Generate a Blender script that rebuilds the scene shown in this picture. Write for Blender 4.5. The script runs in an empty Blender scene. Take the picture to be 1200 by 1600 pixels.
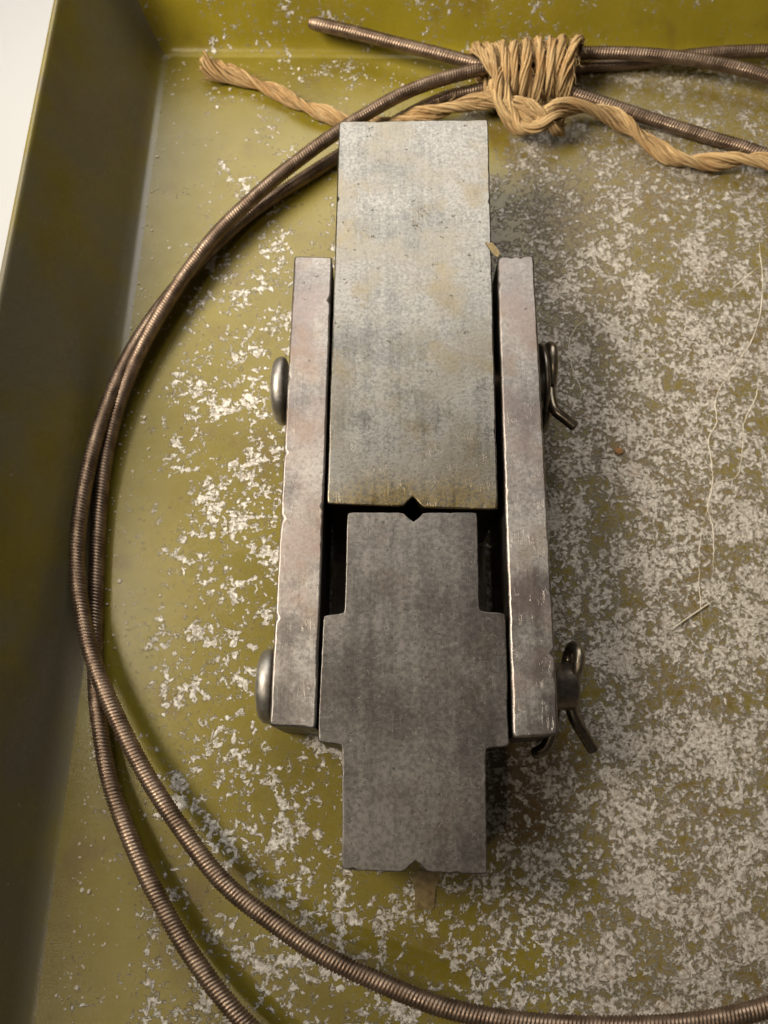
import bpy, bmesh, math, random
import numpy as np
from mathutils import Vector, Matrix
R = math.radians
S = 0.001                       # everything below is written in millimetres
scene = bpy.context.scene
COL = scene.collection
rng = np.random.default_rng(7)
random.seed(7)

# ------------------------------------------------------------------ camera
cam = bpy.data.cameras.new('camera')
cam_o = bpy.data.objects.new('camera', cam); COL.objects.link(cam_o)
cam_o.location = (0, 0, 165*S)
cam_o.rotation_euler = (R(18), 0, 0)
cam.sensor_fit = 'VERTICAL'; cam.sensor_height = 36; cam.sensor_width = 27
cam.lens = 1300/1600*36
cam.clip_start = 0.005; cam.clip_end = 20
cam.dof.use_dof = True; cam.dof.focus_distance = 0.149; cam.dof.aperture_fstop = 28
scene.camera = cam_o

# ------------------------------------------------------------------ light (indoor: room light + lamps, no sky)
world = bpy.data.worlds.new('World'); scene.world = world; world.use_nodes = True
bg = world.node_tree.nodes['Background']
bg.inputs[0].default_value = (1.0, 0.90, 0.78, 1); bg.inputs[1].default_value = 0.05

def area(name, loc, target, size, power, color, shape='RECTANGLE', size_y=None, spread=180):
    l = bpy.data.lights.new(name, 'AREA'); l.shape = shape; l.size = size*S
    if shape in ('RECTANGLE', 'ELLIPSE'): l.size_y = (size_y or size)*S
    l.energy = power; l.color = color; l.spread = R(spread)
    o = bpy.data.objects.new(name, l); COL.objects.link(o)
    o.location = Vector(loc)*S
    o.rotation_euler = (Vector(target)-Vector(loc)).to_track_quat('-Z', 'Y').to_euler()
    return o
area('window_light', (-40, 470, 430), (0, 120, 0), 420, 1.9, (1.0, 0.95, 0.87), 'RECTANGLE', 320)
area('desk_lamp', (-225, 95, 262), (60, 165, 0), 150, 0.52, (1.0, 0.89, 0.72), 'DISK', None, 84)
area('ceiling_lamp', (-330, -320, 1100), (0, 40, 0), 80, 1.35, (1.0, 0.82, 0.62), 'DISK')

scene.view_settings.view_transform = 'Standard'
scene.view_settings.look = 'None'
scene.view_settings.exposure = 0.0
scene.view_settings.gamma = 1.0

# ------------------------------------------------------------------ helpers
def new_obj(name, verts, faces, mat, parent=None, smooth=True, uv=None, loc=(0, 0, 0)):
    me = bpy.data.meshes.new(name)
    v = (np.asarray(verts, float)*S)
    me.from_pydata([tuple(p) for p in v], [], [tuple(int(i) for i in f) for f in faces])
    me.update()
    if uv is not None:
        lay = me.uv_layers.new(name='UVMap')
        idx = np.empty(len(me.loops), dtype=np.int32); me.loops.foreach_get('vertex_index', idx)
        u = np.asarray(uv, float)[idx]
        lay.data.foreach_set('uv', u.astype(np.float32).ravel())
    if smooth:
        me.polygons.foreach_set('use_smooth', [True]*len(me.polygons))
    if mat: me.materials.append(mat)
    o = bpy.data.objects.new(name, me); COL.objects.link(o)
    if parent: o.parent = parent
    return o

def tag(o, label=None, cat=None, group=None, kind=None):
    if label: o['label'] = label
    if cat: o['category'] = cat
    if group: o['group'] = group
    if kind: o['kind'] = kind
    return o

def empty(name, label, cat, group=None):
    o = bpy.data.objects.new(name, None); COL.objects.link(o); o.empty_display_size = 0.01
    return tag(o, label, cat, group)

def spline(pts, step):
    """Catmull-Rom through pts, resampled evenly by arc length."""
    P = np.asarray(pts, float)
    P = np.vstack([2*P[0]-P[1], P, 2*P[-1]-P[-2]])
    out = []
    for i in range(1, len(P)-2):
        p0, p1, p2, p3 = P[i-1:i+3]
        t = np.linspace(0, 1, 24, endpoint=False)[:, None]
        a = max(np.linalg.norm(p1-p0), 1e-6)**.5; b = max(np.linalg.norm(p2-p1), 1e-6)**.5; c = max(np.linalg.norm(p3-p2), 1e-6)**.5
        m1 = b*((p1-p0)/a-(p2-p0)/(a+b)+(p2-p1)/b)
        m2 = b*((p2-p1)/b-(p3-p1)/(b+c)+(p3-p2)/c)
        out.append((2*t**3-3*t**2+1)*p1+(t**3-2*t**2+t)*m1+(-2*t**3+3*t**2)*p2+(t**3-t**2)*m2)
    out.append(P[-2][None]); Q = np.vstack(out)
    d = np.r_[0, np.cumsum(np.linalg.norm(np.diff(Q, axis=0), axis=1))]
    n = max(int(d[-1]/step), 2)
    s = np.linspace(0, d[-1], n+1)
    return np.column_stack([np.interp(s, d, Q[:, k]) for k in range(3)]), s

def frames(Q):
    T = np.gradient(Q, axis=0); T /= np.linalg.norm(T, axis=1)[:, None]+1e-12
    N = np.empty_like(T)
    a = np.array([0, 0, 1.]) if abs(T[0, 2]) < .9 else np.array([1., 0, 0])
    n = a-T[0]*a.dot(T[0]); n /= np.linalg.norm(n)
    for i in range(len(Q)):
        n = n-T[i]*n.dot(T[i]); n /= np.linalg.norm(n)+1e-12; N[i] = n
    return T, N, np.cross(T, N)

def sweep(Q, rad, nseg, cap=True, uvscale=None, s=None):
    """rad: array (n,nseg) or (n,) or float. returns verts, faces, uv"""
    n = len(Q); T, N, B = frames(Q)
    rad = np.asarray(rad, float)
    if rad.ndim == 0: rad = np.full((n, nseg), float(rad))
    elif rad.ndim == 1: rad = np.repeat(rad[:, None], nseg, 1)
    ph = np.arange(nseg)*2*math.pi/nseg
    V = Q[:, None, :]+rad[:, :, None]*(np.cos(ph)[None, :, None]*N[:, None, :]+np.sin(ph)[None, :, None]*B[:, None, :])
    V = V.reshape(-1, 3)
    i = np.arange(n-1)[:, None]*nseg; j = np.arange(nseg)[None, :]; j2 = (j+1) % nseg
    F = np.stack([i+j, i+j2, i+nseg+j2, i+nseg+j], -1).reshape(-1, 4)
    F = [tuple(f) for f in F]
    if cap:
        F.append(tuple(range(nseg))[::-1]); F.append(tuple((n-1)*nseg+k for k in range(nseg)))
    if s is None: s = np.r_[0, np.cumsum(np.linalg.norm(np.diff(Q, axis=0), axis=1))]
    tri = np.abs(ph/math.pi-1)
    uv = np.stack([np.repeat(s[:, None], nseg, 1), np.repeat(tri[None, :], n, 0)], -1).reshape(-1, 2)
    return V, F, uv

def join(parts):
    V, F, U, o = [], [], [], 0
    for v, f, u in parts:
        V.append(v); U.append(u); F += [tuple(k+o for k in q) for q in f]; o += len(v)
    return np.vstack(V), F, np.vstack(U)

def inset(poly, d):
    n = len(poly); out = np.empty_like(poly)
    e = np.roll(poly, -1, 0)-poly; e /= np.linalg.norm(e, axis=1)[:, None]+1e-12
    nrm = np.column_stack([-e[:, 1], e[:, 0]])           # inward for counter-clockwise
    for i in range(n):
        a, b = nrm[i-1], nrm[i]
        m = a+b; L = m.dot(m)
        m = m*2/L if L > .3 else a
        out[i] = poly[i]+m*d
    return out

def prism(poly, z0, z1, bev=0.35, step=0.9, jit=0.035, seed=0, top_tilt=(0, 0)):
    """Vertical block with a counter-clockwise outline, worn bevelled edges with small dents."""
    r = np.random.default_rng(seed)
    P = np.asarray(poly, float); pts = []; corner = []
    for i in range(len(P)):
        a, b = P[i], P[(i+1) % len(P)]
        k = max(int(np.linalg.norm(b-a)/step), 1)
        for q in range(k):
            pts.append(a+(b-a)*q/k); corner.append(q == 0)
    C = np.array(pts); n = len(C); corner = np.array(corner)
    # soften corners slightly
    D = C.copy()
    D[corner] = C[corner]*.72+(np.roll(C, 1, 0)[corner]+np.roll(C, -1, 0)[corner])*.14
    sm = r.normal(0, 1, n)
    for _ in range(5): sm = (sm+np.roll(sm, 1)+np.roll(sm, -1))/3
    sm = .55*sm/sm.std()+r.normal(0, .3, n)
    dent = (r.random(n) < .035)*r.random(n)*1.5
    out0 = D
    b = bev*(.8+.25*np.abs(sm)+dent)[:, None]
    ins = inset(D, 1.0)-D
    zt = lambda Q: z1+top_tilt[0]*(Q[:, 0]-P[:, 0].mean())+top_tilt[1]*(Q[:, 1]-P[:, 1].mean())
    j = (jit*sm)[:, None]*ins
    rings = []
    A = D+ins*bev; rings.append(np.column_stack([A, np.full(n, z0)]))
    rings.append(np.column_stack([D+j, np.full(n, z0+bev)]))
    A = D+j; rings.append(np.column_stack([A, zt(A)-b[:, 0]]))
    A = D+j+ins*b*.3; rings.append(np.column_stack([A, zt(A)-b[:, 0]*.3]))
    A = D+j+ins*b; rings.append(np.column_stack([A, zt(A)]))
    A = D+ins*bev*4; 
    V = np.vstack(rings); F = []
    for k in range(len(rings)-1):
        for i in range(n):
            i2 = (i+1) % n
            F.append((k*n+i, k*n+i2, (k+1)*n+i2, (k+1)*n+i))
    F.append(tuple(range(n))[::-1]); F.append(tuple((len(rings)-1)*n+i for i in range(n)))
    return V, F

def add_prism(name, mat, parent, *a, **k):
    V, F = prism(*a, **k)
    o = new_obj(name, V, F, mat, parent, smooth=True)
    me = o.data
    bm = bmesh.new(); bm.from_mesh(me)
    big = [f for f in bm.faces if len(f.verts) > 4]
    bmesh.ops.triangulate(bm, faces=big)
    bm.to_mesh(me); bm.free()
    for p in me.polygons: p.use_smooth = abs(p.normal.z) < .95 and abs(p.normal.z) > .05

    return o

def lathe(profile, axis_o, axis, nseg=40):
    """profile: (distance along axis, radius)"""
    ax = np.asarray(axis, float); ax /= np.linalg.norm(ax)
    u = np.cross(ax, [0, 0, 1.]); u = u/np.linalg.norm(u) if np.linalg.norm(u) > .1 else np.array([1., 0, 0])
    w = np.cross(ax, u); ph = np.arange(nseg)*2*math.pi/nseg; V = []; F = []
    for h, r in profile:
        for p in ph: V.append(np.asarray(axis_o)+ax*h+r*(math.cos(p)*u+math.sin(p)*w))
    for k in range(len(profile)-1):
        for i in range(nseg):
            i2 = (i+1) % nseg; F.append((k*nseg+i, k*nseg+i2, (k+1)*nseg+i2, (k+1)*nseg+i))
    F.append(tuple(range(nseg))[::-1]); F.append(tuple((len(profile)-1)*nseg+i for i in range(nseg)))
    return np.array(V), F

# ------------------------------------------------------------------ node helper
class NT:
    def __init__(s, name):
        s.m = bpy.data.materials.new(name); s.m.use_nodes = True
        s.t = s.m.node_tree; s.b = s.t.nodes['Principled BSDF']
    def n(s, typ, **k):
        nd = s.t.nodes.new(typ)
        for a, v in k.items(): setattr(nd, a, v)
        return nd
    def link(s, a, b): s.t.links.new(a, b)
    def put(s, sock, v):
        if hasattr(v, 'is_output'): s.link(v, sock)
        elif v is not None: sock.default_value = v
    def coords(s, scale=(1000, 1000, 1000), out='Object', rot=(0, 0, 0)):
        c = s.n('ShaderNodeTexCoord'); mp = s.n('ShaderNodeMapping')
        mp.inputs['Scale'].default_value = scale; mp.inputs['Rotation'].default_value = rot
        s.link(c.outputs[out], mp.inputs[0]); return mp.outputs[0]
    def noise(s, vec, scale, detail=4, rough=.55, dist=0, out='Fac', off=None):
        nd = s.n('ShaderNodeTexNoise')
        if off:
            mp = s.n('ShaderNodeMapping'); mp.inputs['Location'].default_value = off; s.link(vec, mp.inputs[0]); vec = mp.outputs[0]
        s.link(vec, nd.inputs['Vector'])
        nd.inputs['Scale'].default_value = scale; nd.inputs['Detail'].default_value = detail
        nd.inputs['Roughness'].default_value = rough; nd.inputs['Distortion'].default_value = dist
        return nd.outputs[out]
    def voro(s, vec, scale, feature='F1', out='Distance', rand=1):
        nd = s.n('ShaderNodeTexVoronoi'); nd.feature = feature; s.link(vec, nd.inputs['Vector'])
        nd.inputs['Scale'].default_value = scale; nd.inputs['Randomness'].default_value = rand
        return nd.outputs[out]
    def math(s, op, a, b=None, c=None, clamp=False):
        nd = s.n('ShaderNodeMath', operation=op); nd.use_clamp = clamp
        s.put(nd.inputs[0], a); s.put(nd.inputs[1], b)
        if c is not None: s.put(nd.inputs[2], c)
        return nd.outputs[0]
    def step(s, v, a, b, lo=0., hi=1., smooth=True):
        nd = s.n('ShaderNodeMapRange'); nd.interpolation_type = 'SMOOTHSTEP' if smooth else 'LINEAR'
        s.put(nd.inputs[0], v)
        for k, x in zip((1, 2, 3, 4), (a, b, lo, hi)): s.put(nd.inputs[k], x)
        return nd.outputs[0]
    def mix(s, f, a, b, blend='MIX'):
        nd = s.n('ShaderNodeMix', data_type='RGBA', blend_type=blend)
        s.put(nd.inputs[0], f)
        for k, x in ((6, a), (7, b)):
            if isinstance(x, tuple): x = (*x, 1) if len(x) == 3 else x
            s.put(nd.inputs[k], x)
        return nd.outputs[2]
    def sep(s, vec):
        nd = s.n('ShaderNodeSeparateXYZ'); s.link(vec, nd.inputs[0]); return nd.outputs
    def bump(s, h, strength, dist, normal=None):
        nd = s.n('ShaderNodeBump'); nd.inputs['Strength'].default_value = strength; nd.inputs['Distance'].default_value = dist*S
        s.link(h, nd.inputs['Height'])
        if normal is not None: s.link(normal, nd.inputs['Normal'])
        return nd.outputs[0]
    def set(s, **k):
        for a, v in k.items():
            nm = {'color': 'Base Color', 'rough': 'Roughness', 'metal': 'Metallic', 'normal': 'Normal', 'spec': 'Specular IOR Level',
                  'coat': 'Coat Weight', 'coat_rough': 'Coat Roughness', 'alpha': 'Alpha', 'sheen': 'Sheen Weight', 'trans': 'Transmission Weight'}[a]
            if isinstance(v, tuple) and len(v) == 3: v = (*v, 1)
            s.put(s.b.inputs[nm], v)
        return s.m

# ------------------------------------------------------------------ materials
def tray_material(name, floor=True, amount=0.0, veil_amt=0.0, lit_tint=1.0):
    """Olive enamel flaked through to dull crinkled tin; coordinates in mm."""
    m = NT(name); P = m.coords(); x, y, z = m.sep(P)
    warp = m.noise(P, .5, 2, .5, out='Color')
    vadd = m.n('ShaderNodeVectorMath', operation='MULTIPLY_ADD'); m.link(warp, vadd.inputs[0])
    vadd.inputs[1].default_value = (1.3, 1.3, 1.3); m.link(P, vadd.inputs[2]); W = vadd.outputs[0]
    fine = m.noise(W, .72, 9, .68)
    micro = m.noise(W, 1.25, 6, .70, off=(3, 3, 1))
    clus = m.noise(P, .11, 3, .55, off=(31, 7, 0))
    if floor:
        dl = m.step(x, -60, -36, -.13, .058)                   # few chips near the left wall
        dr = m.step(x, 6, 44, 0., .105)                        # worn through on the right
        dt = m.step(y, 85, 165, 0., -.085)                      # less at the far end
        dens = m.math('ADD', m.math('ADD', dl, dr), dt)
        worn = m.step(m.math('ADD', x, m.math('MULTIPLY', m.math('SUBTRACT', clus, .5), 60)), 8, 46)
    else:
        dens = amount; worn = 0.
    v = m.math('ADD', fine, m.math('MULTIPLY', m.math('SUBTRACT', clus, .5), .55))
    v = m.math('ADD', v, dens)
    v = m.math('ADD', v, m.math('MULTIPLY', m.math('SUBTRACT', micro, .5), m.step(worn, 0, 1, .10, .44) if floor else .12))
    flake = m.step(v, m.step(worn, 0, 1, .585, .565) if floor else .585, m.step(worn, 0, 1, .612, .69) if floor else .612)
    film = m.step(v, .46, .66)                                 # scuffed edge round the bare spots
    tone = m.noise(P, .035, 4, .6, off=(5, 60, 0))
    olive = m.mix(m.step(tone, .3, .7), (.160, .128, .012), (.205, .165, .017))
    if lit_tint != 1: olive = m.mix(1., olive, (lit_tint, lit_tint, lit_tint*.8), 'MULTIPLY')  # same enamel, brightened in colour to look more strongly lit
    stain = m.step(m.noise(P, .06, 3, .6, off=(80, 9, 0)), .56, .72)
    olive = m.mix(m.math('MULTIPLY', stain, .5), olive, (.12, .07, .02))
    if veil_amt:                                               # grey veil of room reflection painted into the wall colour
        olive = m.mix(m.math('MULTIPLY', m.step(m.noise(P, .03, 5, .6, off=(2, 2, 9)), .3, .62), veil_amt), olive, (.150, .137, .105))
    if floor:
        olive = m.mix(m.math('MULTIPLY', worn, .40), olive, (.125, .095, .050))
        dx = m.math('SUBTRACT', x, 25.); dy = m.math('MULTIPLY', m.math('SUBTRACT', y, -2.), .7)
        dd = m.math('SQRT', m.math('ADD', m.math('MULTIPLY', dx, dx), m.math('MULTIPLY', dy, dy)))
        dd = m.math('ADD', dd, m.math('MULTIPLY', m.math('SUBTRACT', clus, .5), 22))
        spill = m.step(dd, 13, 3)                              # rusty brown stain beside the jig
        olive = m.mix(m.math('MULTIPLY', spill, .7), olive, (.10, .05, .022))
        brown = m.math('MULTIPLY', m.step(m.noise(P, .045, 4, .6, off=(17, 33, 0)), .45, .65), worn)
        olive = m.mix(m.math('MULTIPLY', brown, .45), olive, (.13, .075, .035))
    grain = m.noise(P, 3.4, 3, .6)
    fleck = m.mix(m.step(micro, .36, .62), (.30, .265, .22), (.84, .81, .76))
    if floor: fleck = m.mix(m.math('MULTIPLY', worn, .38), fleck, (.33, .27, .205))
    rusty = m.step(m.noise(P, .22, 4, .65, off=(40, 3, 0)), .58, .72)
    fleck = m.mix(m.math('MULTIPLY', rusty, .35), fleck, (.30, .17, .08))
    col = m.mix(m.math('MULTIPLY', film, m.step(worn, 0, 1, .18, .55) if floor else .2), olive, (.36, .31, .235))
    col = m.mix(flake, col, fleck)
    rough = m.step(flake, 0, 1, .20, .40)
    rough = m.math('ADD', rough, m.math('MULTIPLY', m.noise(P, .2, 3, .5), .14))
    h = m.math('ADD', m.math('MULTIPLY', flake, .30), m.math('MULTIPLY', m.math('MULTIPLY', flake, micro), 1.9))
    h = m.math('ADD', h, m.math('MULTIPLY', grain, .20))
    nrm = m.bump(h, .85, .26)
    return m.set(color=col, rough=rough, normal=nrm, spec=.5, metal=m.math('MULTIPLY', flake, .38))

def steel(name, dark, light, grit=1.3, contrast=.35, rough=(.34, .48), stain=None, stain_amt=.5, pits=.5, streak=.35, seed=0, metal=.95, warm=None, blotch=1.0, scr_amt=.22, pit_at=.635, end_stain=False, relief=.40, shade_sides=False):
    m = NT(name); P = m.coords(); o = (seed*13.7, seed*7.1, seed*3.3)
    g = m.noise(P, grit, 7, .72, off=o)                                    # fine grain of old corrosion
    big = m.noise(P, .06, 4, .6, off=(o[0]+50, o[1], 0))
    mp = m.n('ShaderNodeMapping'); mp.inputs['Scale'].default_value = (.55, .018, .55); m.link(P, mp.inputs[0])
    st = m.noise(mp.outputs[0], 1, 5, .65, off=o)                          # soft marks along the grinding direction
    mp2 = m.n('ShaderNodeMapping'); mp2.inputs['Scale'].default_value = (4.0, .10, 4.0); m.link(P, mp2.inputs[0])
    hair = m.noise(mp2.outputs[0], 1, 3, .6, off=o)
    v = m.math('ADD', m.math('MULTIPLY', m.math('SUBTRACT', big, .5), 1.5*blotch), m.math('MULTIPLY', m.math('SUBTRACT', st, .5), streak*2.2))
    patch = m.step(v, -.22, .22)                                           # where the grain is rough and bright
    gg = m.step(g, .36, .66)
    f = m.math('ADD', m.math('MULTIPLY', patch, .55), m.math('MULTIPLY', m.math('MULTIPLY', gg, contrast), m.step(patch, 0, 1, .45, 1.25)))
    f = m.math('ADD', f, m.math('MULTIPLY', m.math('SUBTRACT', hair, .5), .22), clamp=True)
    col = m.mix(f, dark, light)
    if warm: col = m.mix(m.math('MULTIPLY', m.step(m.noise(P, .09, 3, .6, off=(o[0]+2, o[1]+31, 1)), .42, .68), .6), col, warm)
    pit = m.step(m.noise(P, .70, 6, .72, off=(o[0]+9, o[1]+4, 2)), pit_at, pit_at+.045)
    pit = m.math('MULTIPLY', pit, pits)
    col = m.mix(pit, col, tuple(c*.38 for c in dark))
    if stain:
        sm = m.step(m.noise(P, .10, 5, .65, off=(o[0]+21, o[1]+14, 5)), .52, .70)
        col = m.mix(m.math('MULTIPLY', sm, stain_amt), col, stain)
    if end_stain:                                                          # yellowed oil on the notched end of the block
        yy = m.math('ADD', m.sep(P)[1], m.math('MULTIPLY', m.math('SUBTRACT', big, .5), 26))
        es = m.math('MULTIPLY', m.step(yy, 60, 47), m.step(g, .36, .56))
        col = m.mix(m.math('MULTIPLY', es, .75), col, (.30, .215, .07))
    def scratch(rot, off, w):
        q = m.n('ShaderNodeMapping'); q.inputs['Rotation'].default_value = (0, 0, rot); q.inputs['Scale'].default_value = (.30, .035, .3); q.inputs['Location'].default_value = off
        m.link(P, q.inputs[0])
        return m.step(m.math('ABSOLUTE', m.math('SUBTRACT', m.noise(q.outputs[0], 2.2, 2, .5, .8), .5)), 0, w, 1, 0)
    brk = m.step(m.noise(P, .3, 3, .6, off=(o[0], 77, 0)), .50, .62)
    scr = m.math('MULTIPLY', m.math('MAXIMUM', scratch(.25, (3+seed, 0, 0), .006), scratch(1.3, (9+seed, 5, 0), .005)), brk)
    col = m.mix(m.math('MULTIPLY', scr, scr_amt), col, tuple(min(1, c*1.5) for c in light))
    if shade_sides:                                                        # slot shade painted as a dark colour on every upright face
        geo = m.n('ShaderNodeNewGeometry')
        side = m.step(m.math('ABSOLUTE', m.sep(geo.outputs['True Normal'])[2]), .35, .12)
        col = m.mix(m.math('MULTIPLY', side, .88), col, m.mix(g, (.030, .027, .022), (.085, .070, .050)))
    ro = m.math('ADD', m.step(patch, 0, 1, rough[0], rough[1]), m.math('MULTIPLY', g, .10))
    ro = m.math('ADD', ro, m.math('MULTIPLY', pit, .2))
    h = m.math('ADD', m.math('MULTIPLY', m.math('MULTIPLY', g, m.step(patch, 0, 1, .5, 1.2)), .8), m.math('MULTIPLY', pit, -1.2))
    h = m.math('ADD', h, m.math('MULTIPLY', scr, -1.2*scr_amt))
    h = m.math('ADD', h, m.math('MULTIPLY', hair, .12))
    return m.set(color=col, rough=ro, metal=metal, normal=m.bump(h, relief, .07))

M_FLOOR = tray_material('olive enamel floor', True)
M_WALL = tray_material('olive enamel wall', False, -.15, .9)
M_BACK_LIT = tray_material('olive enamel back wall', False, -.03, .0, 1.3)  # lit copy of the wall enamel, extra brightness painted in
M_UPPER = steel('steel upper', (.100, .097, .090), (.275, .262, .238), 1.7, .90, (.22, .34), (.20, .155, .075), .45, .6, .20, 1, warm=(.195, .172, .132), blotch=.65, pit_at=.635, end_stain=True, relief=.5, shade_sides=True)
M_LOWER = steel('steel lower', (.092, .085, .081), (.245, .228, .212), 1.5, .75, (.34, .45), (.14, .10, .075), .35, .6, .10, 2, relief=.5, shade_sides=True, blotch=.35, scr_amt=.0, pit_at=.60)
M_BAR = steel('steel bar', (.165, .150, .143), (.42, .395, .37), 1.6, .68, (.34, .46), (.27, .185, .125), .45, .55, .14, 3, warm=(.29, .225, .205), blotch=.8, scr_amt=.3, relief=.5, shade_sides=True)
M_PIN = steel('steel pin', (.30, .28, .26), (.55, .53, .50), 1.0, .45, (.38, .50), (.22, .15, .10), .35, .2, .2, 4)
M_COTTER = steel('steel split pin', (.15, .125, .095), (.36, .315, .245), 1.0, .35, (.22, .32), (.20, .12, .065), .4, .2, .2, 6)
M_DARK = steel('steel dark', (.095, .082, .072), (.26, .225, .19), 1.0, .35, (.26, .36), (.20, .12, .065), .5, .2, .2, 5)

m = NT('white table'); P = m.coords()
M_TABLE = m.set(color=m.mix(m.noise(P, .02, 3), (.42, .435, .46), (.47, .48, .50)), rough=.55)

m = NT('bronze wire'); P = m.coords()
c = m.mix(m.step(m.noise(P, .25, 4, .6), .35, .65), (.165, .115, .083), (.29, .215, .160))
c = m.mix(m.step(m.noise(P, 1.4, 3, .6, off=(4, 2, 1)), .58, .75, 0, .6), c, (.11, .07, .045))
M_WIRE = m.set(color=c, rough=m.step(m.noise(P, .3, 4, .6, off=(1, 8, 3)), .3, .7, .38, .54), metal=.9, normal=m.bump(m.noise(P, 3, 2), .2, .05))

m = NT('jute'); U = m.coords((.09, 3.1, 1), 'UV'); U2 = m.coords((.5, 7.3, 1), 'UV')
f1 = m.noise(U, 1.0, 3, .6); f2 = m.noise(U2, 1.0, 4, .65)
c = m.mix(m.step(f1, .30, .70), (.20, .118, .050), (.49, .345, .170))
c = m.mix(m.step(f2, .45, .75, 0, .5), c, (.62, .48, .29))
c = m.mix(m.step(m.noise(m.coords(), .12, 3, .6), .46, .70, 0, .40), c, (.36, .185, .06))
M_JUTE = m.set(color=c, rough=.85, spec=.25, normal=m.bump(f2, .6, .12))

m = NT('pale fibre'); P = m.coords()
M_FIBRE = m.set(color=m.mix(m.noise(P, 1.), (.56, .50, .40), (.70, .64, .54)), rough=.7)
m = NT('dry varnish'); P = m.coords()
M_FLAKE = m.set(color=m.mix(m.step(m.noise(P, .7, 4, .6), .3, .7), (.14, .095, .03), (.27, .20, .085)), rough=.45, normal=m.bump(m.noise(P, .9, 4), .5, .2))
m = NT('rust'); P = m.coords()
M_RUST = m.set(color=m.mix(m.noise(P, 2.5, 3), (.20, .095, .035), (.30, .16, .065)), rough=.85)
m = NT('cracked enamel'); P = m.coords()
M_CRACK = m.set(color=m.mix(m.step(m.noise(P, 1.2, 4, .7), .3, .7), (.42, .37, .29), (.66, .61, .53)), rough=.5, normal=m.bump(m.noise(P, 2.5, 4), .6, .12))

# ------------------------------------------------------------------ table
t = new_obj('table_surface', [(-900, -700, -1.2), (900, -700, -1.2), (900, 900, -1.2), (-900, 900, -1.2)], [(0, 1, 2, 3)], M_TABLE, smooth=False)
tag(t, 'plain white table surface beyond the left edge of the olive tray', kind='structure')

# ------------------------------------------------------------------ tray
tray = empty('metal_tray', 'shallow olive painted metal tray with paint flaked white, sloping sides', 'tray')
QC = np.array([(-65.5, -78), (152, -80), (158, 176.6), (-58.4, 178.6)])     # floor corners, counter-clockwise
RC = 5.2                                                                     # corner radius at the floor
def wall_ring(off, z):
    """rounded outline of the tray at an outward offset; returns list per side of points (corner middle to corner middle)"""
    cen = inset(QC, RC); r = RC+off; n = 4; arcs = []
    for i in range(n):
        e0 = QC[i]-QC[i-1]; e1 = QC[(i+1) % n]-QC[i]
        a0 = math.atan2(e0[1], e0[0])-math.pi/2; a1 = math.atan2(e1[1], e1[0])-math.pi/2
        while a1 < a0: a1 += 2*math.pi
        arcs.append([cen[i]+r*np.array([math.cos(a), math.sin(a)]) for a in np.linspace(a0, a1, 13)])
    sides = []
    for i in range(n):
        A = arcs[i][6:]; B = arcs[(i+1) % n][:7]
        k = 40; mid = [A[-1]+(B[0]-A[-1])*q/k for q in range(1, k)]
        # hand-bent sheet: slightly wavy
        sides.append([np.array([p[0], p[1], z]) for p in A+mid+B])
    return sides
# wall section: outward offset, height (bead at the foot, slope, rolled rim, outer face)
PROF = [(-3.9, -.02), (-3.5, .02), (-2.9, .10), (-2.3, .30), (-1.7, .68), (-1.1, 1.3), (-.5, 2.2), (.0, 3.2), (.7, 4.8), (2.6, 9), (5.2, 16), (7.9, 23), (10.2, 29.2),
        (10.55, 29.8), (11.0, 30.05), (11.5, 29.9), (11.8, 29.3), (9.2, 22), (4.0, 8.5), (1.4, 1.2), (.4, -.6), (-1.4, -1.0)]
rings = [wall_ring(o, z) for o, z in PROF]
for i, mt in ((0, M_WALL), (1, M_WALL), (2, M_BACK_LIT), (3, M_WALL)):
    V = np.vstack([np.array(r[i]) for r in rings]); n = len(rings[0][i]); F = []
    for k in range(len(rings)-1):
        for q in range(n-1): F.append((k*n+q, k*n+q+1, (k+1)*n+q+1, (k+1)*n+q))
    F = [f[::-1] for f in F]
    new_obj('side_wall', V, F, mt, tray)
FQ = inset(QC, 3.6); NX, NY = 44, 52
def bil(u, v): return (1-v)*((1-u)*FQ[0]+u*FQ[1])+v*((1-u)*FQ[3]+u*FQ[2])
V = [(*bil(i/NX, j/NY), 0.0) for j in range(NY+1) for i in range(NX+1)]
F = [(j*(NX+1)+i, j*(NX+1)+i+1, (j+1)*(NX+1)+i+1, (j+1)*(NX+1)+i) for j in range(NY) for i in range(NX)]
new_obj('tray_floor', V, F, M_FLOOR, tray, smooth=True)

# cracked, lifted paint lines on the right of the floor
def crack(pts, r0):
    Q, s = spline(pts, .5)
    Q[:, :2] += rng.normal(0, .07, (len(Q), 2)); r0 *= .85
    Q[:, 2] = 0.02
    rad = r0*np.clip(.35+1.6*(np.convolve(rng.random(len(Q)), np.ones(5)/5, 'same')-.3), .12, 1.3)
    rad *= np.clip(np.minimum(s, s[-1]-s)/6, .15, 1)
    V, F, uv = sweep(Q, rad, 6)
    V[:, 2] = .0+(V[:, 2]-.02)*.4
    o = new_obj('paint_crack', V, F, M_CRACK, tray)
crack([(87.5,121.2,0),(86.8,109.1,0),(84.5,99.1,0),(81.4,92.6,0),(75.4,84.7,0),(72.3,79.3,0),(71.9,74,0),(69.8,70.2,0),(69.7,63.6,0),(69.2,59.3,0),(67.7,55,0),(68.2,49.4,0),(66.9,39.9,0)], .26)
crack([(83.1,87.1,0),(81.3,80.1,0),(77.9,74,0),(76.7,68,0),(74.4,61.4,0),(70.2,60,0),(67.6,54.3,0),(65.4,48.1,0),(64.1,39.9,0),(63.5,29.4,0)], .22)
crack([(88.1,115.1,0),(83.8,110.8,0),(78.9,106.6,0),(77,103.2,0)], .24)
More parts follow.
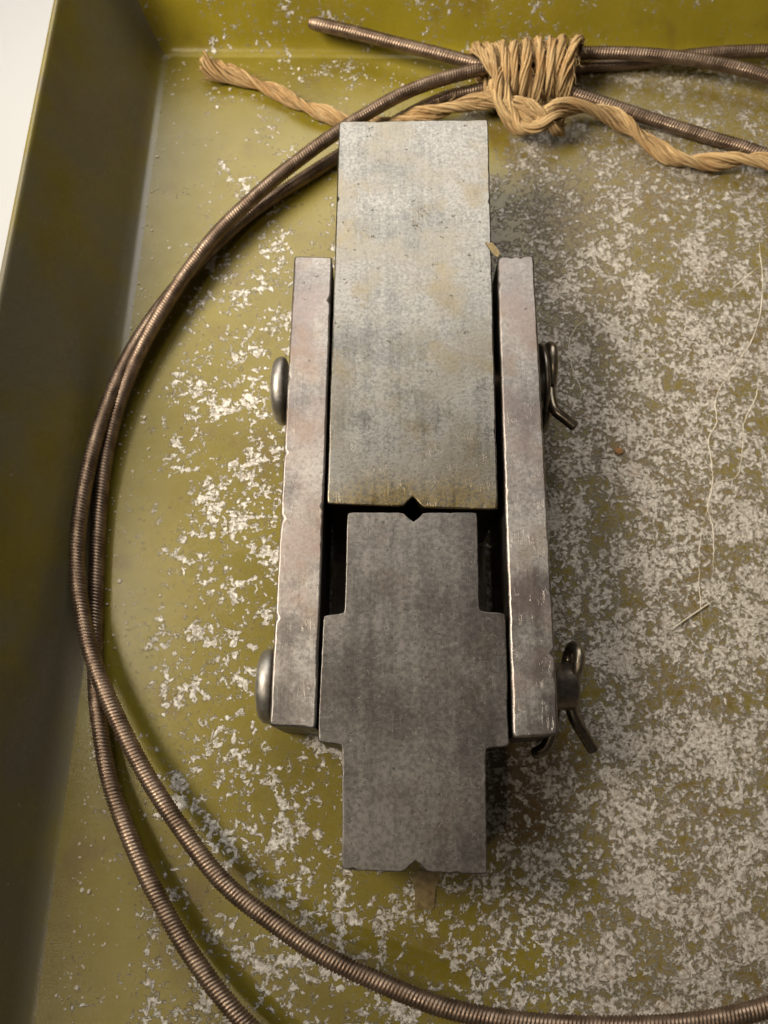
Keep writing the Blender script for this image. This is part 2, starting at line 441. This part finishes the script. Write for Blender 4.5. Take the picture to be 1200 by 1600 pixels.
crack([(47,100.8,0),(43.5,97.5,0),(41.4,93.4,0),(41.5,87.9,0),(42.8,83.2,0),(45.2,77.8,0),(47.4,75,0)], .24)

# ------------------------------------------------------------------ the tool
tool = empty('crimping_jig', 'steel crimping jig of two notched blocks pinned between side bars', 'metal tool')
ZB, ZT = .15, 23.0
UY = 133.4
upper = [(-10.3, 47.7), (3.6, 47.2), (5.25, 49.3), (6.9, 47.05), (20.5, 46.6), (22.1, 133.7), (-9.5, 133.2)]
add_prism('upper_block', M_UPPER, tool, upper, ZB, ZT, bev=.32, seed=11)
lower = [(-6.7, -13.2), (3.2, -13.5), (5.0, -11.6), (6.9, -13.6), (16.3, -13.8), (16.8, 5.4), (20.7, 5.6), (21.1, 27.9), (16.6, 28.3),
         (16.8, 46.3), (7.0, 46.3), (5.3, 44.3), (3.6, 46.3), (-6.6, 46.3), (-6.8, 27.9), (-10.5, 27.5), (-11.0, 6.3), (-6.9, 6.0)]
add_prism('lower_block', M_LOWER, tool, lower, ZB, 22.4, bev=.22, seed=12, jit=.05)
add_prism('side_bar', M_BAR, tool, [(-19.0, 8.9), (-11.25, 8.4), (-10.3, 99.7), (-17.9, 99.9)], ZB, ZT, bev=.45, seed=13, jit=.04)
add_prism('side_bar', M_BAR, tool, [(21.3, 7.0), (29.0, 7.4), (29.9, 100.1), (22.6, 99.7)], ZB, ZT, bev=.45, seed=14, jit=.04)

V, F = prism([(-10.6, 24), (20.6, 24), (20.9, 52), (-10.4, 52)], .02, .12, bev=.02)
new_obj('slot_shade_plate', V, F, M_DARK, tool, smooth=False)  # added dark plate, makes the slots between blocks and bars read black

def make_pin(y, zc, x0, x1, rh, head_out, gap):
    # head on the left, shank through the bars, drilled end on the right
    ho = head_out
    prof = [(0, 4.4), (gap, 4.4), (gap, rh-.9), (gap+.25, rh-.3), (gap+.7, rh), (gap+ho*.45, rh+.02), (gap+ho*.68, rh-.25), (gap+ho*.86, rh-.9),
            (gap+ho*.97, rh-2.0), (gap+ho, rh-3.2), (gap+ho+.08, .4)]
    V, F = lathe(prof, (x0, y, zc), (-1, 0, 0))
    p = new_obj('pin_head', V, F, M_PIN, tool)
    V, F = lathe([(-.3, 4.3), (0, 4.3), (x1-x0-.7, 4.3), (x1-x0-.2, 4.05), (x1-x0, 3.5)], (x0, y, zc), (1, 0, 0))
    new_obj('shank', V, F, M_DARK, p)
    return p
def washer(c, axis, r, th):
    V, F = lathe([(0, 4.5), (0, r-.25), (.2, r), (th-.2, r), (th, r-.25), (th, 4.5)], c, axis)
    new_obj('washer', V, F, M_DARK, tool)
make_pin(75.4, 12.2, -18.2, 33.0, 6.9, 2.9, 1.35)
make_pin(16.6, 11.6, -18.9, 34.8, 6.7, 3.3, .6)
washer((31.6, 78.0, 12.2), (1, .05, .03), 7.2, 1.0)
washer((29.35, 16.0, 11.6), (1, 0, .0), 6.9, .9)

def split_pin(pts_eye, legs, r):
    parts = []
    Q, s = spline(pts_eye, .25); parts.append(sweep(Q, r, 12))
    o = new_obj('split_pin', *join(parts)[:2], M_COTTER, tool)
    for L in legs:
        Q, s = spline(L, .25)
        rad = np.full(len(Q), r); rad[-1] = r*.72; rad[0] = r*.8
        V, F, _ = sweep(Q, rad, 14)
        new_obj('leg', V, F, M_COTTER, o)
# upper: flat eye seen edge-on beside the washer, one short leg bent outwards
split_pin([(33.9, 76.5, 13.2), (34.0, 80, 15.2), (34.0, 83.2, 15.4), (33.9, 85.0, 12.9), (33.8, 83.4, 10.2), (33.7, 80, 10.2), (33.6, 76.5, 11.8)],
          [[(33.8, 77.5, 12.4), (33.8, 73.2, 12.6), (34.3, 70.8, 12.8), (36.3, 69.0, 12.6), (38.3, 67.4, 12.2)],
           [(33.6, 78, 11.4), (33.2, 73, 10.8), (32.8, 69.9, 9.2), (32.6, 69.2, 7.2)]], 1.08)
# lower: fat eye, one leg splayed right, one bent down under the bar
split_pin([(33.6, 17.0, 13.2), (34.6, 19.4, 15.2), (35.0, 22.0, 15.2), (34.7, 23.6, 12.8), (34.2, 22.4, 10.4), (33.7, 19.4, 10.0), (33.3, 17.0, 11.2)],
          [[(33.8, 17.5, 12.2), (33.8, 13.0, 11.0), (34.6, 10.6, 10.4), (36.0, 8.4, 9.6), (38.0, 5.3, 8.6)],
           [(32.6, 17, 10.6), (31.2, 12.5, 9.4), (30.7, 9, 8.2), (29.6, 6.2, 7.0), (28.4, 5.3, 6.2), (27.6, 5.1, 5.4)]], 1.1)

# ------------------------------------------------------------------ sprung cable
PA = [(-18.4,177.3,8.0),(-7.8,174.8,7.5),(3.1,171.7,7.0),(14.0,168.8,6.5),(22.6,166.2,6.2),(34.9,161.9,5.8),(46.5,158.7,4.5),(62.0,153.7,3.0),(77.3,148.6,1.9),(89.1,144.2,1.75),
      (106,134,1.8),(126,112,2.5),(139,80,4),(141,45,6),(130,8,7),(105,-26,8),(70,-48,8),(35,-58,8),(5,-54,7.5)]
PB = [(-12.1,-46.0,7.0),(-23.0,-38.4,6.5), (-32.4,-29.0,5.6), (-40.7,-18.0,4.6), (-46.4,-8.6,3.8), (-51.0,0.8,3.0), (-54.6,13.1,2.3), (-56.2,21.6,1.8), (-57.2,31.7,1.7), (-58.0,42.1,1.8), (-58.5,52.9,2.2), (-58.0,66.7,3.2), (-54.9,82.6,4.2), (-49.0,97.6,5.2), (-38.8,116.0,6.0), (-29.2,127.6,6.6), (-20.7,136.1,7.0), (-10.5,145.0,7.3), (6.1,157.2,7.0), (22.5,164.6,6.0), (35.3,168.9,5.5), (47.8,169.8,6.0), (62.5,169.0,6.5), (77.8,166.7,6.5), (93.0,162.4,6.0),
      (112,152,5),(132,128,5),(144,95,6),(145,55,8),(131,18,9.5),(105,-10,11),(80,-28,11.5)]
PC = [(62.4,-34.7,11.5), (49.7,-37.0,11.5), (39.3,-37.5,11.5), (27.9,-37.3,11.5), (18.7,-36.5,11.3), (9.4,-34.8,11.0), (0.0,-31.7,10.4), (-10.7,-27.3,9.6), (-19.1,-22.5,8.8), (-27.7,-16.6,8.0), (-36.4,-7.3,7.2), (-43.6,1.9,6.6), (-50.1,12.2,6.0), (-55.4,22.3,5.6), (-58.8,32.2,5.5), (-60.5,41.1,5.8), (-61.0,51.7,6.0), (-60.2,64.2,5.8), (-58.1,76.8,5.2), (-54.2,90.3,4.2), (-47.3,104.7,2.9), (-39.0,117.1,2.0),(-29.9,127.3,1.8),(-18.2,136.9,1.8),(-6.2,146.2,1.8),(14.2,159.8,1.8),(23.7,162.7,1.8),(35.8,166.3,1.8),(48.7,169.6,1.8),(63.9,171.0,2.2),(79.5,172.2,3.5),(95.3,172.7,4.0),(116.3,173.0,4.0),(138,172,4)]
PITCH, RW = .66, 1.64
Q, s = spline(PA+PB+PC, PITCH/6)
# light smoothing
for _ in range(60):
    Q[1:-1] = Q[1:-1]*.5+(Q[:-2]+Q[2:])*.25
n = len(Q); NS = 14
ph = np.arange(NS)*2*math.pi/NS
# irregular winding
jitter = np.cumsum(rng.normal(0, .006, n)); jitter = np.convolve(jitter, np.ones(30)/30, 'same')
k = np.abs(np.sin(math.pi*(s[:, None]+jitter[:, None]*.4)/PITCH+1.5*ph[None, :]))
dep = (.36*(1+.35*np.clip(np.convolve(rng.normal(0, 1, n), np.ones(60)/60, 'same')*6, -1, 1)))[:, None]
rad = RW-dep+dep*np.sqrt(k)
amp = 1+.012*np.convolve(rng.normal(0, 1, n), np.ones(5)/5, 'same')
rad *= amp[:, None]
endt = np.clip(np.minimum(s, s[-1]-s)/2.0, 0, 1); rad *= (.62+.38*np.sqrt(endt))[:, None]
V, F, uv = sweep(Q, rad, NS)
cable = new_obj('spring_cable', V, F, M_WIRE, None)
tag(cable, 'brown wire-wound spring cable coiled in loops round the steel jig', 'cable')

# ------------------------------------------------------------------ jute twine
twine = empty('jute_twine', 'tan jute twine knotted around the coiled cable with two loose ends', 'twine')
def plied(pts, r, pitch=13., nply=2, fray=0, seed=0, step=.5, nfil=9):
    """Twine: plies twisted together, each ply a bundle of its own wandering filaments."""
    Q, s = spline(pts, step); T, N, B = frames(Q); rr = np.random.default_rng(seed); out = []; n = len(s)
    def wander(w, k):
        x = rr.normal(0, 1, n+4*k); x = np.convolve(x, np.ones(k)/k, 'same'); x = np.convolve(x, np.ones(k)/k, 'same')[2*k:2*k+n]
        return x/(x.std()+1e-9)*w
    e = np.clip(1-s/fray, 0, 1) if fray else np.zeros(n)                   # opens towards the first point
    for k in range(nply):
        a = 2*math.pi*(s/pitch)+2*math.pi*k/nply+wander(.18, 14)
        off = r*.48*(1+1.3*e)
        pr = r*.60*(1+wander(.07, 12))*(1+1.0*e)
        C = Q+off[:, None]*(np.cos(a)[:, None]*N+np.sin(a)[:, None]*B)
        core = np.full(n, 1.)*pr*.74*(1-.35*e)
        V, F, U = sweep(C, core, 8); U[:, 1] = U[:, 1]*.3+rr.random()*40; out.append((V, F, U))
        for q in range(nfil):
            b = 2*math.pi*q/nfil+2*math.pi*s/(pitch*.8)*1.0+wander(.35, 16)
            fr = r*rr.uniform(.15, .235)*np.ones(n)*(1+wander(.10, 8))
            d = (pr-fr*.75)*(1+wander(.07, 10))*(1+e*rr.uniform(-.6, .25))
            D = C+d[:, None]*(np.cos(b)[:, None]*N+np.sin(b)[:, None]*B)
            D[:, 2] = np.maximum(D[:, 2], fr*.9)
            i0 = int(rr.uniform(0, 5)) if fray else 0
            V, F, U = sweep(D[i0:], fr[i0:], 6); U[:, 1] = U[:, 1]*.3+rr.random()*40; out.append((V, F, U))
    return join(out), Q
def twine_part(name, pts, r, **kw):
    (V, F, U), Q = plied(pts, r, **kw)
    return new_obj(name, V, F, M_JUTE, twine, uv=U), Q

paths = []
# turns round the bundle of cables
ax0, ax1 = np.array([25.4, 163.9, 5.3]), np.array([45.4, 165.2, 5.3])
NW = 8
for i in range(NW):
    c = ax0+(ax1-ax0)*(i/(NW-1)+random.uniform(-.012, .012)); pts = []
    skew = [3.0, 1.1, .3, -.1, .2, -.2, -.9, -2.6][i]
    ry, rz = 7.0+random.uniform(-.35, .45), 5.0+random.uniform(-.2, .45)
    dy = random.uniform(-.3, .3)
    for q in range(17):
        a = q/16*2*math.pi
        pts.append(c+np.array([skew*(-math.cos(a))*.8+(q/16-.5)*.7, dy+ry*math.cos(a), max(rz*math.sin(a), -3.2)]))
    _, Qp = twine_part('wrap', pts, 1.8, pitch=38.+6*(i % 3), seed=20+i); paths.append(Qp)
NPW = len(paths)
# tails and the knot below the turns
tl = [(-44.6,169.6,3.0),(-42.0,168.2,2.7),(-36.5,166.3,2.4),(-28.4,162.9,2.2),(-20.4,157.8,2.1),(-12.5,154.4,2.0),(-6.2,152.6,1.9),(0.5,151.8,2.0),(6.2,152.5,3.2),(13.9,153.6,4.6),(20.0,155.0,5.4),(26.5,154.6,6.6),(32,152.4,7.6),(37,149.6,7.4),(40.5,147.8,5.6),(42.5,149.2,3.6)]
_, Qp = twine_part('tail', tl, 1.8, pitch=25., fray=9, seed=41); paths.append(Qp)
tr = [(27.4,160.5,9.0),(27.8,156,8.8),(29.2,151.6,6.6),(32,148.0,5.2),(36,147.3,6.6),(39.6,149.6,8.4),(43.2,151.6,7.8),(48,152.6,6.2),(54,152.2,4.6),(59.2,149.4,3.2),(64.4,145.2,2.6),(69.4,141.3,2.5),(77.6,140.3,2.6),(84.8,139.8,3.8),(91,138.3,4.6),(98,136,3.8),(108,133.8,2.4),(112,133.4,2.4)]
_, Qp = twine_part('tail', tr, 2.0, pitch=28., seed=42); paths.append(Qp)
kn = [(25.5,158.5,7.6),(27.5,153.2,7.4),(31.0,150.2,6.2),(35.5,148.4,5.2),(39.6,148.8,5.4),(41.8,150.8,6.4),(41.5,154.2,7.0)]
_, Qp = twine_part('knot', kn, 1.75, pitch=32., seed=43); paths.append(Qp)
# loose fibres standing off the twine
parts = []
for i in range(900):
    Qp = paths[rng.integers(0, len(paths))] if i > 90 else paths[rng.integers(NPW, NPW+2)]
    k = rng.integers(0, len(Qp)-2); p = Qp[k]
    d = (Qp[k+1]-Qp[k]); d /= np.linalg.norm(d)+1e-9
    o1 = rng.normal(0, 1, 3); o1 -= d*o1.dot(d); o1 /= np.linalg.norm(o1); o1[2] = abs(o1[2])*.8
    L = rng.uniform(1.0, 3.6); st = p+o1*1.9
    pts = [st-d*.8-o1*.5, st, st+d*L*.5+o1*L*.22, st+d*L*.8*rng.uniform(.3, 1)+o1*L*.45+rng.normal(0, .3, 3)]
    pts = np.array(pts); pts[:, 2] = np.maximum(pts[:, 2], .15)
    Qf, sf = spline(pts, .5); parts.append(sweep(Qf, np.linspace(.06, .03, len(Qf)), 4))
for i in range(70):     # bristly frayed end
    p = np.array([-43.5, 168.6, 2.3]); a = rng.normal(0, .55); el = rng.normal(.05, .28)
    d = np.array([-math.cos(a)*.93, .36+math.sin(a)*.75, el]); d /= np.linalg.norm(d)
    b = p+np.array([rng.uniform(-.5, 1.5), rng.normal(0, 1.2), rng.uniform(-1, 1.4)])
    pts = np.array([b-d*1.0, b, b+d*rng.uniform(.8, 2.2), b+d*rng.uniform(1.6, 3.2)+rng.normal(0, .3, 3)]); pts[:, 2] = np.maximum(pts[:, 2], .15)
    Qf, sf = spline(pts, .4); parts.append(sweep(Qf, np.linspace(.09, .04, len(Qf)), 5))
V, F, U = join(parts)
tag(new_obj('loose_fibres', V, F, M_JUTE, twine, uv=U), kind='stuff')

# ------------------------------------------------------------------ small things lying about
def chip(name, outline, th, mat, z, label, cat, bend=0.):
    P = np.array(outline, float); n = len(P); c = P.mean(0)
    zz = z+bend*((P-c)**2).sum(1)
    V = np.vstack([np.column_stack([P, zz]), [[*c, z]], np.column_stack([P, zz+th]), [[*c, z+th*1.3]]])
    F = []
    for i in range(n):
        j = (i+1) % n
        F += [(j, i, n), (n+1+i, n+1+j, 2*n+1), (i, j, n+1+j, n+1+i)]
    return tag(new_obj(name, V, F, mat, None, smooth=False), label, cat)
chip('varnish_flake', [(5.5,-21.9),(7.2,-21.6),(8.5,-22.0),(9.1,-21.2),(9.4,-18.4),(10.5,-15.5),(8.2,-15.0),(5.9,-15.4),(5.1,-16.6),(5.6,-18.6)], .15, M_FLAKE, .06,
     'brown translucent varnish flake lying below the end of the lower block', 'flake', .004)
c_ = chip('leaf_chip', [(20.2,103.1),(20.9,102.6),(21.6,102.9),(22.4,101.9),(23.2,100.2),(22.6,99.4),(21.9,99.9),(21.3,101.0)], .12, M_FLAKE, 23.05,
     'tiny brown leaf chip on the right edge of the upper block', 'chip', .02)
chip('rust_crumb', [(49.3,66.9),(50.0,66.4),(50.9,66.8),(50.8,67.7),(50.0,67.9),(49.4,67.6)], .5, M_RUST, .05,
     'tiny orange rust crumb on the flaked floor right of the jig', 'crumb')
Q, s = spline([(56.7,28.7,.55),(60.3,31.0,.5),(64.2,33.5,.5),(66.6,35.0,.6)], .4)
V, F, _ = sweep(Q, .13*np.clip(np.minimum(s, s[-1]-s)/2, .3, 1), 6)
tag(new_obj('straight_fibre', V, F, M_FIBRE), 'straight pale bristle lying on the flaked floor right of the lower block', 'fibre')

# crumbs of enamel and dust lying on the tray floor
V, F = [], []
for i in range(900):
    x, y = rng.uniform(-58, 100), rng.uniform(-60, 172)
    if rng.random() < .35: x = -57+abs(rng.normal(0, 5))
    elif rng.random() < .25: y = 174-abs(rng.normal(0, 6))
    if -20 < x < 31 and -14 < y < 134: continue
    r = rng.uniform(.12, .34)*(1 if rng.random() < .9 else 1.8); n0 = len(V); k = 5; a0 = rng.uniform(0, 6)
    q = [r*rng.uniform(.6, 1.2) for _ in range(k)]; t = r*rng.uniform(.3, .8)
    for z, sc in ((.0, 1.), (t, .75)):
        for j in range(k): V.append((x+q[j]*sc*math.cos(a0+j*2*math.pi/k), y+q[j]*sc*math.sin(a0+j*2*math.pi/k), z))
    F += [(n0+j, n0+(j+1) % k, n0+k+(j+1) % k, n0+k+j) for j in range(k)]+[tuple(n0+k+j for j in range(k))]
tag(new_obj('paint_crumbs', V, F, M_CRACK, None, smooth=False), 'pale crumbs of flaked paint and grit scattered over the olive tray floor', 'grit', kind='stuff')
